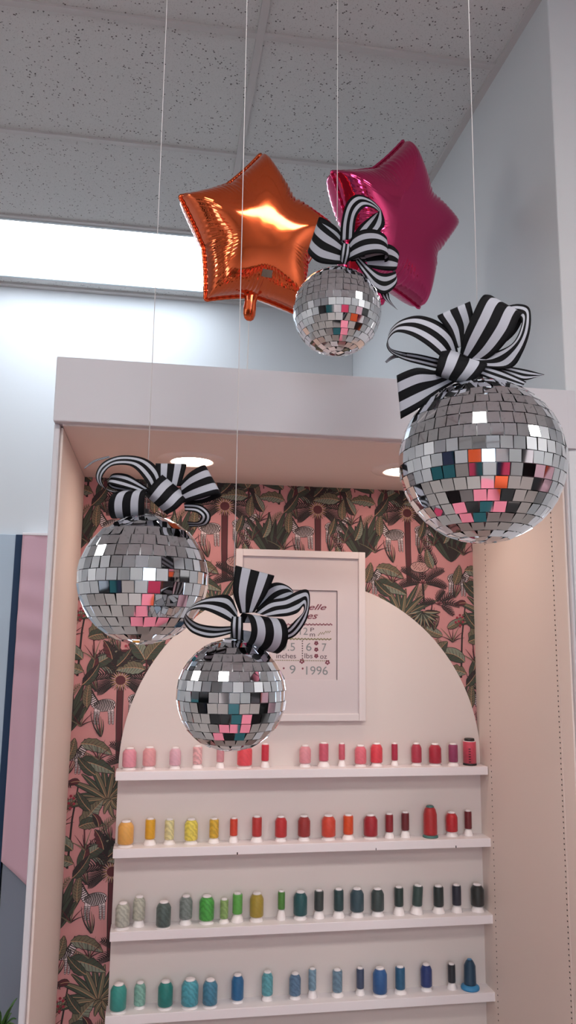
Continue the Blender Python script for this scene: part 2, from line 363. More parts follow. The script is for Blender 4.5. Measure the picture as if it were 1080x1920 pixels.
# clip each repeat to the wall and lay it
WX0, WX1 = XL-.0, XR; WZ0, WZ1 = .30, ZS-.004
def clip(pts):
    for ax, lim, sg in ((0, WX0, 1), (0, WX1, -1), (1, WZ0, 1), (1, WZ1, -1)):
        out = []
        for i in range(len(pts)):
            a, b = pts[i-1], pts[i]; da = (a[ax]-lim)*sg; db = (b[ax]-lim)*sg
            if (da >= 0) != (db >= 0): t = da/(da-db); out.append((a[0]+(b[0]-a[0])*t, a[1]+(b[1]-a[1])*t))
            if db >= 0: out.append(b)
        pts = out
        if len(pts) < 3: return None
    return pts
box(WB, XL-.03, XR+.03, YB, YB+.08, 0, ZS, mi=PINK)
ox, oz = at(91, 1262, Y=YB).x, at(91, 1262, Y=YB).z
BX0, BX1 = at(222, 1450, Y=YB).x, at(899, 1450, Y=YB).x    # board extents, hidden paper behind it is left plain
BCX = (BX0+BX1)/2; BR_ = (BX1-BX0)/2; BZC = at(222, 1436, Y=YB).z
def hidden(x, z): return (z < BZC and BX0+.03 < x < BX1-.03) or (z >= BZC and math.hypot(x-BCX, z-BZC) < BR_-.03)
for iu in range(-1, 7):
    for iv in range(-2, 4):
        for k, (pts, mi) in enumerate(pn.polys):
            q = [(ox+(iu*TW+u)*PX, oz-(iv*TH+v)*PX) for u, v in pts]
            if max(p[0] for p in q) < WX0 or min(p[0] for p in q) > WX1: continue
            if all(hidden(*p) for p in q): continue
            q = clip(q)
            if not q: continue
            yy = YB-.0002-k*.0000005
            try: f = WB.faces.new([WB.verts.new((a, yy, b)) for a, b in q]); f.material_index = mi
            except ValueError: continue
            f.normal_update()
            if f.normal.y > 0: f.normal_flip()
struct(ob('wall_niche_back', WB, WP))

# ------------------------------------------------------------------ arched shelf board + ledges
BT = .014
YBF = YB-.003-BT
bm = bmesh.new()
pts = [(BX0, .3), (BX1, .3), (BX1, BZC)]+[(BCX+BR_*cos(a), BZC+BR_*sin(a)) for a in [pi*i/64 for i in range(1, 64)]]+[(BX0, BZC)]
v = [bm.verts.new((x, YBF, z)) for x, z in pts]; f = bm.faces.new(v); r = bmesh.ops.extrude_face_region(bm, geom=[f])
for e in r['geom']:
    if isinstance(e, bmesh.types.BMVert): e.co.y += BT
bmesh.ops.recalc_face_normals(bm, faces=bm.faces)
bmesh.ops.bevel(bm, geom=[e for e in bm.edges if abs(e.verts[0].co.y-YBF) < 1e-5 and abs(e.verts[1].co.y-YBF) < 1e-5], offset=.0015, segments=2, affect='EDGES')
board = ob('arched_board', bm, M['board'])
tag(board, 'large ivory arched display board against the tropical wallpaper, behind the thread shelves', 'board')
YS = 2.338
SH = []
for i, (lx, ly, rx, ry, wrd) in enumerate(((217, 1443, 915, 1441, 'top'), (212, 1591, 921, 1573, 'second'), (206, 1750, 926, 1714, 'third'), (197, 1908, 929, 1859, 'lowest'))):
    x0 = at(lx, ly, Y=YS).x; x1 = at(rx, ry, Y=YS).x; z = (at(lx, ly, Y=YS).z+at(rx, ry, Y=YS).z)/2
    bm = bx(x0, x1, YS, YBF, z-.024, z, bev=.0012)
    s_ = ob('display_ledge', bm, M['shelf'])
    tag(s_, {'top': 'white ledge holding the pink thread spools, highest of the four', 'second': 'white ledge holding the yellow and red thread spools',
             'third': 'white ledge holding the green and black thread spools', 'lowest': 'white ledge holding the blue and turquoise thread spools, lowest of the four'}[wrd], 'shelf', 'narrow white thread ledges')
    for (sx, sw) in {'top': (), 'second': ((445, .0014), (705, .001), (855, .0014)), 'third': (), 'lowest': ()}[wrd]:
        p = at(sx, 1595, Y=YS); bb = bmesh.new(); lathe(bb, [(sw, 0), (sw, .006)], 10, (p.x, YS-.0008, z-.0235)); ob('screw', bb, M['dark'], s_)
    SH.append((z, x0, x1))

# ------------------------------------------------------------------ thread spools
# x, top, bottom, width, colour, wound net, words
R1 = [(242, 1404, 1437, 25, (226, 150, 166), 0, 'rose pink'), (279.5, 1402, 1435, 24, (226, 160, 164), 0, 'dusty pink'), (328, 1403, 1434, 21, (222, 176, 190), 0, 'pale lilac pink'),
      (370, 1400, 1432, 17, (228, 176, 178), 1, 'pale shell pink'), (413, 1400, 1428, 14, (214, 150, 158), 0, 'muted pink'), (458.5, 1398, 1434, 28, (232, 76, 88), 0, 'bright coral red'),
      (497, 1396, 1426, 14, (206, 44, 66), 0, 'raspberry red'), (572, 1399, 1430, 22, (226, 150, 160), 0, 'light pink'), (607, 1394, 1426, 18, (206, 90, 112), 0, 'deep rose'), (641, 1395, 1424, 12, (206, 92, 110), 0, 'mid rose'),
      (676, 1399, 1431, 22, (224, 108, 124), 0, 'watermelon pink'), (706, 1395, 1429, 23, (222, 62, 78), 0, 'strawberry red'), (740, 1395, 1425, 12, (176, 34, 68), 0, 'dark cherry'),
      (781, 1395, 1429, 20, (176, 46, 70), 0, 'wine pink'), (816, 1396, 1430, 24, (174, 28, 54), 0, 'crimson'), (850, 1396, 1428, 18, (148, 56, 98), 0, 'plum purple')]
R2 = [(235, 1541, 1581, 28, (228, 170, 84), 0, 'amber'), (281, 1536, 1572, 18, (224, 168, 32), 0, 'golden yellow'), (317, 1537, 1573, 17, (216, 208, 150), 1, 'pale cream yellow'), (358, 1537, 1574, 24, (220, 204, 82), 1, 'lemon yellow'),
      (401, 1536, 1570, 17, (208, 168, 44), 1, 'old gold'), (438, 1535, 1566, 14, (208, 62, 34), 0, 'vermilion'), (481.5, 1532, 1567, 18, (184, 44, 42), 0, 'brick red'), (526.5, 1532, 1568, 22, (186, 36, 40), 0, 'scarlet'),
      (570, 1531, 1567, 23, (148, 36, 36), 0, 'dark red'), (616, 1530, 1567, 26, (206, 64, 44), 0, 'tomato red'), (653, 1529, 1563, 19, (218, 74, 24), 0, 'burnt orange'), (695, 1529, 1566, 26, (162, 20, 38), 0, 'cardinal red'),
      (730, 1527, 1559, 15, (140, 24, 36), 0, 'garnet'), (760, 1524, 1556, 15, (104, 20, 30), 0, 'oxblood'), (847, 1524, 1558, 23, (186, 30, 40), 0, 'bright red'), (878, 1521, 1553, 14, (108, 20, 30), 0, 'maroon')]
R3 = [(229, 1694, 1735, 25, (176, 178, 166), 1, 'silver grey'), (260, 1682, 1723, 22, (178, 180, 164), 1, 'pale sage grey'), (306, 1692, 1735, 26, (74, 90, 86), 1, 'slate grey'), (348, 1681, 1721, 23, (118, 130, 126), 1, 'mid grey'),
      (387, 1681, 1723, 27, (66, 160, 62), 1, 'bright green'), (420, 1687, 1721, 15, (134, 168, 98), 1, 'apple green'), (445, 1676, 1712, 18, (92, 172, 74), 0, 'leaf green'), (481, 1676, 1717, 25, (166, 144, 50), 0, 'mustard gold'),
      (527.5, 1672, 1704, 13, (78, 138, 58), 0, 'moss green'), (563, 1673, 1714, 25, (20, 82, 86), 0, 'dark teal'), (598, 1670, 1706, 17, (48, 58, 58), 0, 'charcoal'), (635, 1668, 1706, 18, (30, 64, 68), 0, 'deep petrol'),
      (669.5, 1667, 1707, 25, (46, 74, 84), 0, 'blue grey'), (708, 1667, 1706, 24, (50, 66, 66), 0, 'dark grey green'), (748, 1664, 1698, 17, (30, 52, 50), 0, 'bottle green'), (781, 1661, 1697, 19, (48, 72, 68), 0, 'tilted grey green'),
      (822.5, 1662, 1698, 19, (28, 42, 42), 0, 'black green'), (856.5, 1660, 1696, 17, (30, 36, 52), 0, 'midnight navy'), (895.5, 1659, 1697, 25, (34, 38, 38), 0, 'black')]
R4 = [(221, 1846, 1891, 28, (46, 146, 138), 0, 'turquoise green'), (261.5, 1843, 1883, 20, (126, 178, 164), 1, 'pale mint'), (309.5, 1841, 1884, 26, (16, 122, 116), 0, 'deep turquoise'), (355.5, 1837, 1882, 30, (70, 156, 172), 1, 'aqua blue'),
      (393.5, 1838, 1881, 26, (60, 124, 152), 1, 'steel blue'), (445, 1829, 1872, 22, (24, 100, 150), 0, 'cobalt blue'), (501, 1823, 1864, 20, (88, 162, 172), 1, 'light aqua'), (553, 1826, 1864, 21, (84, 116, 146), 1, 'denim blue'),
      (585.5, 1817, 1855, 14, (118, 152, 172), 1, 'powder blue'), (632.5, 1819, 1858, 18, (104, 136, 156), 1, 'grey blue'), (675.5, 1816, 1852, 14, (60, 76, 104), 0, 'slate blue'), (712.5, 1816, 1860, 26, (32, 88, 146), 0, 'royal blue'),
      (750.5, 1813, 1853, 18, (28, 92, 130), 0, 'peacock blue'), (799.5, 1809, 1848, 21, (26, 52, 116), 0, 'navy blue'), (847, 1808, 1841, 14, (26, 32, 42), 0, 'near black')]
ORD = ['first', 'second', 'third', 'fourth', 'fifth', 'sixth', 'seventh', 'eighth', 'ninth', 'tenth', 'eleventh', 'twelfth', 'thirteenth', 'fourteenth', 'fifteenth', 'sixteenth', 'seventeenth', 'eighteenth', 'nineteenth', 'twentieth']
def spool(sh, x, yt, yb, w, col, net, words, place, grp):
    z0 = SH[sh][0]
    gap = .008 if w >= 20 else .012
    y = at(x, yb, Z=z0+gap).y; y = min(YBF-.024, max(YS+.022, y))
    b = at(x, yb, Y=y); zt = at(x, yt, Y=y).z; R_ = w/2*PX*.975*y/YB
    h0 = max(.004, b.z-z0); h1 = zt-z0
    size = 'thick' if w >= 20 else 'slim'
    o = thing('thread_spool', f'{size} {words} thread spool, {place}', 'thread spool', (b.x, y, z0), grp)
    bm = bmesh.new(); sh_ = .22 if w >= 20 else .06; H = h1-h0
    rt_ = .55 if w >= 20 else .86
    lathe(bm, [(R_*.93, h0), (R_, h0+H*.04), (R_*1.0, h0+H*(1-sh_)), (R_*(1+rt_)/2*1.02, h0+H*(1-sh_*.35)), (R_*rt_, h0+H)], 28)
    ob('thread', bm, thread_mat(col, net), o)
    bm = bmesh.new(); fr = max(.0118, R_*(1.0 if w >= 20 else 1.28))
    lathe(bm, [(fr, 0), (fr*1.0, .0018), (fr*.82, h0*.55), (R_*.72, h0)], 24)
    ob('spool_foot', bm, M['white_plastic'], o)
    bm = bmesh.new(); lathe(bm, [(R_*.5, h1-.002), (R_*(.6 if w >= 20 else .72), h1), (R_*(.56 if w >= 20 else .66), h1+.0035), (R_*.25, h1+.0042)], 20)
    ob('spool_cap', bm, M['white_plastic'], o)
    if 'tilted' in words: o.rotation_euler = (0, radians(4), 0)
    return o
for si, (row, nm, grp) in enumerate(((R1, 'pink', 'thread spools on the top ledge'), (R2, 'yellow and red', 'thread spools on the second ledge'), (R3, 'green and black', 'thread spools on the third ledge'), (R4, 'blue', 'thread spools on the lowest ledge'))):
    for i, rw in enumerate(row):
        k = i+1 if not (si == 1 and i >= 14) else i+2
        spool(si, *rw, f'{ORD[k-1]} from the left on the {["top","second","third","lowest"][si]} ledge', grp)
# special spools
def special(sh, x, yt, yb, w, col, name, label, capm, basem, kind):
    z0 = SH[sh][0]; y = YS+.036 if kind != 'wide' else YS+.034
    b = at(x, yb, Y=y); zt = at(x, yt, Y=y).z; R_ = w/2*PX*.975; H = zt-z0
    o = thing(name, label, 'thread spool', (b.x, y, z0))
    bm = bmesh.new()
    if kind == 'tube':
        lathe(bm, [(R_, .006), (R_, H*.86), (R_*.96, H*.88)], 28); ob('thread', bm, thread_mat(col, 0), o)
        bm = bmesh.new(); lathe(bm, [(R_*1.04, 0), (R_*1.04, .005), (R_*.95, .007)], 24); ob('spool_foot', bm, basem, o)
        bm = bmesh.new(); lathe(bm, [(R_*.9, H*.87), (R_*.9, H*.9)], 24); ob('spool_collar', bm, M['white_plastic'], o)
        bm = bmesh.new(); lathe(bm, [(R_*.78, H*.9), (R_*.78, H*.98), (R_*.7, H)], 24); ob('spool_cap', bm, capm, o)
        bm = bmesh.new()
        for k in range(6): box(bm, -R_*.5, -R_*.2, -R_*1.01, -R_*.8, .01+k*.0075, .012+k*.0075)
        ob('printed_marks', bm, M['dark'], o)
    elif kind == 'cone':
        lathe(bm, [(R_*.96, .007), (R_, .012), (R_*.98, H*.72), (R_*.8, H*.88), (R_*.55, H*.95)], 28); ob('thread', bm, thread_mat(col, 0), o)
        bm = bmesh.new(); lathe(bm, [(R_*1.12, 0), (R_*1.12, .003), (R_*.9, .008)], 28); ob('spool_foot', bm, basem, o)
        bm = bmesh.new(); lathe(bm, [(R_*.55, H*.93), (R_*.6, H*.96), (R_*.45, H)], 20); ob('spool_cap', bm, capm, o)
    else:
        lathe(bm, [(R_*1.1, .012), (R_*1.06, H*.2), (R_, H*.8), (R_*.7, H*.93), (R_*.45, H)], 28); ob('thread', bm, thread_mat(col, 0), o)
        bm = bmesh.new(); lathe(bm, [(R_*1.55, 0), (R_*1.62, .004), (R_*1.55, .008), (R_*1.1, .013)], 32); ob('spool_foot', bm, basem, o)
        bm = bmesh.new(); lathe(bm, [(R_*.4, H*.98), (R_*.4, H*1.02)], 16); ob('spool_cap', bm, capm, o)
special(0, 881, 1384, 1434, 25, (206, 70, 92), 'thread_spool', 'tall pink tube of thread with a black cap ending the top ledge', M['black_plastic'], M['black_plastic'], 'tube')
special(1, 807, 1510, 1565, 26, (172, 32, 36), 'thread_spool', 'tall red thread cone with a grey green foot, tallest on the second ledge', M['teal_plastic'], M['teal_plastic'], 'cone')
special(3, 881.5, 1799, 1848, 21, (16, 58, 84), 'thread_spool', 'dark blue thread spool on a wide bright blue foot, lowest ledge', M['blue_plastic'], M['blue_plastic'], 'wide')

# ------------------------------------------------------------------ framed embroidery
YFR = YBF-.022
FA = at(443, 1029, Y=YFR); FB = at(685, 1035, Y=YFR); FC = at(685, 1352, Y=YFR)
fx0, fx1, fz1, fz0 = FA.x, FB.x, (FA.z+FB.z)/2, FC.z
fr = thing('framed_embroidery', 'white framed birth announcement embroidery hung on the arched board', 'picture frame', ((fx0+fx1)/2, YFR, fz0))
O = Vector(fr.location)
fwid = .021
bm = bmesh.new()
def L(x, y, z): return (x-O.x, y-O.y, z-O.z)
def lbox(bm, x0, x1, y0, y1, z0, z1, bev=0): box(bm, x0-O.x, x1-O.x, y0-O.y, y1-O.y, z0-O.z, z1-O.z, bev)
lbox(bm, fx0, fx0+fwid, YFR, YBF-.001, fz0, fz1, .0015); lbox(bm, fx1-fwid, fx1, YFR, YBF-.001, fz0, fz1, .0015)
lbox(bm, fx0+fwid, fx1-fwid, YFR, YBF-.001, fz0, fz0+fwid, .0015); lbox(bm, fx0+fwid, fx1-fwid, YFR, YBF-.001, fz1-fwid, fz1, .0015)
ob('frame', bm, M['frame'], fr)
ma = at(497, 1105, Y=YFR+.008); mb = at(632, 1275, Y=YFR+.008)
mx0, mx1, mz1, mz0 = ma.x, mb.x, ma.z, mb.z
bm = bmesh.new(); ya, yb_ = YFR+.008, YFR+.011
lbox(bm, fx0+fwid, mx0, ya, yb_, fz0+fwid, fz1-fwid); lbox(bm, mx1, fx1-fwid, ya, yb_, fz0+fwid, fz1-fwid)
lbox(bm, mx0, mx1, ya, yb_, fz0+fwid, mz0); lbox(bm, mx0, mx1, ya, yb_, mz1, fz1-fwid)
ob('mount', bm, M['mat'], fr)
bm = bmesh.new(); lbox(bm, mx0, mx1, yb_, yb_+.002, mz0, mz1); linen = ob('linen', bm, M['linen'], fr)
YT = yb_-.0003
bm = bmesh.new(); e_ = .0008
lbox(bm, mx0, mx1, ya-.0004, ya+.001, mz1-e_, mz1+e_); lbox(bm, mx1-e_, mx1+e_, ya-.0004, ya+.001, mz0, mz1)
ob('mount_shadow_line', bm, M['th_dark'], fr)  # dark strips stand in for the shadow line at the mount opening
def word(s, x0, x1, yb, m, sz, shear=0, bold=.0):
    cu = bpy.data.curves.new('t', 'FONT'); cu.body = s; cu.size = 1; cu.shear = shear; cu.offset = bold; cu.extrude = .01
    to = bpy.data.objects.new('t', cu); COL.objects.link(to)
    me = bpy.data.meshes.new_from_object(to.evaluated_get(bpy.context.evaluated_depsgraph_get()))
    COL.objects.unlink(to); bpy.data.objects.remove(to)
    p0 = at(x0, yb, Y=YT); p1 = at(x1, yb, Y=YT)
    xs = [v.co.x for v in me.vertices]; w = max(xs)-min(xs); k = (p1.x-p0.x)/w; kz = sz*PX
    mn = min(xs)
    for v in me.vertices: v.co = Vector((p0.x+(v.co.x-mn)*k-O.x, YT-O.y-v.co.z*.02, p0.z+v.co.y*kz-O.z))
    me.materials.append(m); o = bpy.data.objects.new('stitched_word', me); COL.objects.link(o); o.parent = fr
bpy.context.view_layer.update()
word('elle', 579, 612, 1143, M['th_red'], 15, .4, .01); word('es', 576, 596, 1160, M['th_red'], 17, .4, .01)
word('12', 562, 577, 1190, M['th_grey'], 19); word('P', 582, 589, 1184, M['th_dark'], 10); word('m', 581, 590.5, 1193.5, M['th_dark'], 12)
word('9.5', 528, 553, 1220, M['th_grey'], 21); word('6', 574, 584, 1220, M['th_grey'], 21); word('7', 603.5, 612, 1221, M['th_grey'], 21)
word('inches', 518, 555, 1234, M['th_dark'], 13); word('lbs', 571, 586, 1234, M['th_dark'], 13); word('oz', 600, 613, 1235, M['th_dark'], 13)
word('9', 543, 554, 1263, M['th_grey'], 22); word('1996', 574, 614.5, 1265, M['th_grey'], 22)
def dots(pts, r, m, name, n=8):
    bm = bmesh.new()
    for x, y in pts:
        p = at(x, y, Y=YT-.0001); k = r*PX
        f = bm.faces.new([bm.verts.new((p.x-O.x+k*cos(2*pi*i/n), p.y-O.y, p.z-O.z+k*sin(2*pi*i/n))) for i in range(n)])
        f.normal_update()
        if f.normal.y > 0: f.normal_flip()
    ob(name, bm, m, fr)
dots([(512+i*2.2, 1171.5+(i % 3 == 1)*-1.6) for i in range(51)], 1.35, M['th_red'], 'stitched_border')
dots([(512+i*3, 1197+i*.03+(i % 2)*1.2) for i in range(37)], 1.6, M['th_olive'], 'stitched_border')
dots([(567, 1202+i*4.6) for i in range(8)], 1.3, M['th_dark'], 'stitched_divider'); dots([(516+i*3.4, 1238+i*.04) for i in range(30)], 1.1, M['th_olive'], 'stitched_border')
dots([(532, 1253), (567.5, 1253.5)], 1.9, M['th_red'], 'stitched_dot')
dots([(597+i*2, 1191-((i*7) % 5)*.9-i*.5) for i in range(12)], 1.1, M['th_olive'], 'stitched_sprig')
fl = []
for cx, cy, q in ((593, 1206, 2.4), (593, 1218, 2.4), (593, 1230, 2.4), (566, 1240, 3), (614, 1242, 3)):
    for k in range(5): fl.append((cx+q*cos(k*1.2566+.3), cy+q*sin(k*1.2566+.3)))
dots(fl, 1.9, M['th_red'], 'stitched_flower')

# ------------------------------------------------------------------ downlights
for px, py, lab in ((360, 862, 'round white recessed downlight in the niche soffit, left one'), (752, 884, 'round white recessed downlight in the niche soffit, right one beside the largest mirror ball')):
    c = at(px, py, Z=ZS-.004); 
    if px > 700: c.y = at(360, 862, Z=ZS-.004).y
    o = thing('downlight', lab, 'downlight', c, 'recessed downlights in the niche soffit')
    bm = bmesh.new(); n = 40
    lathe(bm, [(.052, .003), (.054, -.006), (.060, -.008), (.088, -.005), (.092, 0)], n, cap=False); ob('trim_ring', bm, M['niche'], o)
    bm = bmesh.new(); lathe(bm, [(.0001, -.003), (.050, -.003)], n, cap=False)
    for f in bm.faces:
        f.normal_update()
        if f.normal.z > 0: f.normal_flip()
    ob('lens', bm, M['down'], o)
# ------------------------------------------------------------------ ceiling troffers
def troffer(x0, x1, y0, y1, lab, lens):
    o = thing('ceiling_light', lab, 'ceiling light', ((x0+x1)/2, (y0+y1)/2, ZC), 'fluorescent ceiling lights')
    w, d = (x1-x0)/2, (y1-y0)/2
    bm = bmesh.new()
    for a in ((-w, w, -d, -d+.014), (-w, w, d-.014, d), (-w, -w+.014, -d+.014, d-.014), (w-.014, w, -d+.014, d-.014)): box(bm, *a, -.006, .004)
    ob('fixture_frame', bm, M['lampframe'], o)
    bm = bmesh.new(); box(bm, -w+.014, w-.014, -d+.014, d-.014, -.003, .002); ob('diffuser', bm, lens, o)
troffer(.245-1.22+.012, .245-.012, 3.345+.011, 3.955-.011, 'long bright ceiling light panel beside the orange balloon', M['lens_cool'])
troffer(.245-3.66+.012, .245-2.44-.012, 1.515+.011, 2.125-.011, 'ceiling light panel out of view at the left', M['lens_room'])
for k, (gx, gy) in enumerate(((-1, -.925), (1, -.925), (-2, -3.365), (0, -3.365), (-1, .295-.0))):
    if k == 4: continue
    troffer(.245+1.22*gx+.012, .245+1.22*(gx+1)-.012, gy+.011, gy+.61-.011, ['ceiling light panel behind the viewer, left of centre', 'ceiling light panel behind the viewer, right of centre', 'ceiling light panel near the rear wall, left', 'ceiling light panel near the rear wall, right'][k], M['lens_room'])

# ------------------------------------------------------------------ mirror balls
def mirror_ball(px, py, rpx, D, rows, label, strx):
    c = at(px, py, D=D); R_ = rpx/F*D
    o = thing('mirror_ball', label, 'disco ball', c, 'hanging mirror balls')
    bm = bmesh.new(); bmesh.ops.create_uvsphere(bm, u_segments=48, v_segments=24, radius=R_*.972); ob('ball_core', bm, M['core'], o, True)
    bm = bmesh.new(); th = R_*.02
    rnd = random.Random(int(px))
    for i in range(rows):
        la0 = -pi/2+pi*i/rows; la1 = -pi/2+pi*(i+1)/rows; lm = (la0+la1)/2; h = pi/rows*R_*.5*.94
        n = max(4, round(2*pi*cos(lm)*rows/pi)); off = rnd.random()*6.28
        for k in range(n):
            lo = off+2*pi*k/n; w = 2*pi/n*R_*cos(lm)*.5*.93; w = min(w, h*1.25)
            N = Vector((cos(lm)*cos(lo), cos(lm)*sin(lo), sin(lm))); T = Vector((-sin(lo), cos(lo), 0)); B = N.cross(T)
            q = N*(R_*.985)
            a, b = rnd.gauss(0, .042), rnd.gauss(0, .042); N2 = (N+T*a+B*b).normalized(); T2 = (T-N2*T.dot(N2)).normalized(); B2 = N2.cross(T2)
            top = [bm.verts.new(q+N2*th*.5+T2*s*w*wf+B2*t*h) for s, t, wf in ((-1, -1, 1), (1, -1, 1), (1, 1, 1), (-1, 1, 1))]
            bot = [bm.verts.new(v.co-N2*th*1.4) for v in top]
            bm.faces.new(top)
            for j in range(4): bm.faces.new((top[j], bot[j], bot[(j+1) % 4], top[(j+1) % 4]))
    ob('mirror_tiles', bm, M['mirror'], o)
    bm = bmesh.new(); lathe(bm, [(R_*.16, R_*.975), (R_*.16, R_*1.01), (R_*.05, R_*1.03), (R_*.05, R_*1.1)], 20); ob('hanging_cap', bm, M['core'], o)
    # hanging line
    bm = bmesh.new(); tp = at(strx, 0, D=D); top = Vector((c.x, c.y, ZC))
    tube(bm, [(0, 0, 0), (0, 0, ZC-c.z-R_*1.08)], .0008 if D > 1.3 else .0006, 6)
    l_ = ob('hanging_line', bm, M['string'], None, True, (c.x, c.y, c.z+R_*1.08))
    bm = bmesh.new(); lathe(bm, [(.006, ZC-c.z-R_*1.08-.004), (.006, ZC-c.z-R_*1.08)], 12); ob('ceiling_clip', bm, M['white_plastic'], l_)
    return o, c, R_
def catmull(P, n=7):
    out = []
    for i in range(len(P)-1):
        p0, p1, p2, p3 = P[max(0, i-1)], P[i], P[i+1], P[min(len(P)-1, i+2)]
        for k in range(n):
            t = k/n; out.append(.5*((2*p1)+(p2-p0)*t+(2*p0-5*p1+4*p2-p3)*t*t+(3*p1-p0-3*p2+p3)*t**3))
    out.append(P[-1].copy()); return out
def ribbon(parent, D, org, sc, rows, name='bow_loop'):
    """rows: (ax,ay,bx,by,depthA,depthB) ; depth in traced units, positive away from the viewer"""
    c = Vector(parent.location); A = []; B = []
    for ax, ay, bx_, by, da, db in rows:
        for lst, x, y, d in ((A, ax, ay, da), (B, bx_, by, db)):
            dd = D+d/sc/F*D; lst.append(at(org[0]+x/sc, org[1]+y/sc, D=dd)-c)
    A = catmull(A); B = catmull(B); bm = bmesh.new(); uv = bm.loops.layers.uv.new('UVMap'); W = 11; s = 0; prev = None
    for i, (a, b) in enumerate(zip(A, B)):
        if i: s += ((a+b)/2-(A[i-1]+B[i-1])/2).length/.05
        row = [bm.verts.new(a.lerp(b, k/(W-1))) for k in range(W)]
        if prev:
            for k in range(W-1):
                f = bm.faces.new((prev[0][k], prev[0][k+1], row[k+1], row[k])); f.smooth = True
                for l, (uu, vv) in zip(f.loops, ((k, prev[1]), (k+1, prev[1]), (k+1, s), (k, s))): l[uv].uv = (uu/(W-1), vv)
        prev = (row, s)
    o = ob(name, bm, M['ribbon'], parent, True)
    md = o.modifiers.new('thick', 'SOLIDIFY'); md.thickness = .0006; md.offset = 0
    return o
def rib(parent, D, org, sc, loops):
    for lp in loops:
        nm = 'bow_loop'
        if isinstance(lp[0], str): nm = lp[0]; lp = lp[1:]
        rows = []
        for r_ in lp:
            if len(r_) == 5: rows.append((*r_[:4], r_[4], r_[4]))
            else: rows.append(r_)
        ribbon(parent, D, org, sc, rows, nm)
def bow(px, py, D, label):
    return thing('ribbon_bow', label, 'ribbon bow', at(px, py, D=D), 'striped ribbon bows on the mirror balls')

# --- big ball, right
DB = .97
mirror_ball(903, 866, 154, DB, 21, 'largest mirror ball at the right, hanging over the niche corner', 872)
b = bow(888, 700, DB, 'large black and white striped bow on the largest mirror ball at the right')
rib(b, DB, (700, 540), 2.842, [
    [(450, 340, 400, 400, 60, 0), (425, 245, 335, 345, 70, -30), (345, 178, 268, 292, 80, -60), (245, 148, 195, 250, 80, -70), (155, 168, 125, 235, 75, -70), (97, 215, 85, 265, 60, -60), (78, 270, 72, 310, 40, -50),
     (88, 318, 100, 350, 50, -30), (140, 338, 170, 385, 60, 0), (250, 355, 260, 410, 60, 10), (400, 390, 380, 440, 60, 20)],
    [(445, 320, 500, 300, 40), (400, 230, 535, 190, 60), (345, 160, 520, 88, 70), (352, 150, 510, 80, 105), (400, 200, 500, 160, 125), (450, 320, 490, 300, 90)],
    [(462, 345, 560, 400, -10, 10), (480, 260, 650, 350, -40, -10), (530, 140, 735, 250, -50, -20), (572, 55, 775, 165, -30, 0), (602, 36, 795, 135, 10, 30), (640, 60, 800, 160, 60, 70), (600, 180, 740, 260, 90, 90), (520, 330, 580, 380, 60, 60)],
    [(700, 98, 690, 150, 90, 60), (770, 86, 745, 150, 80, 40), (825, 100, 790, 170, 60, 20), (840, 150, 775, 240, 30, 0), (832, 240, 735, 300, 10, -10), (795, 345, 660, 335, 0, -10), (735, 425, 570, 350, 0, 0), (600, 425, 510, 360, 0, 0)],
    [(400, 435, 440, 500, 0, 20), (330, 440, 335, 565, -15, 0), (232, 425, 245, 640, -25, -10), (132, 462, 155, 693, -10, 0), (150, 470, 170, 680, 40, 50), (300, 480, 320, 560, 60, 70), (400, 450, 420, 490, 50, 60)],
    ['bow_tail', (560, 400, 545, 455, 5, 5), (690, 440, 660, 500, 10, 0), (815, 500, 790, 530, 10, 0)],
    ['bow_tail', (590, 395, 590, 430, 20, 20), (720, 418, 720, 462, 30, 25), (820, 436, 800, 492, 30, 25), (912, 462, 885, 470, 40, 35)],
    ['bow_tail', (180, 350, 180, 372, 40, 40), (105, 358, 115, 374, 40, 40), (62, 392, 70, 400, 45, 45)],
    ['bow_knot', (375, 318, 600, 395, 30, 30), (352, 360, 605, 415, -40, -30), (340, 410, 570, 460, -60, -50), (330, 455, 520, 505, -40, -30), (345, 475, 500, 520, 20, 20)],
])
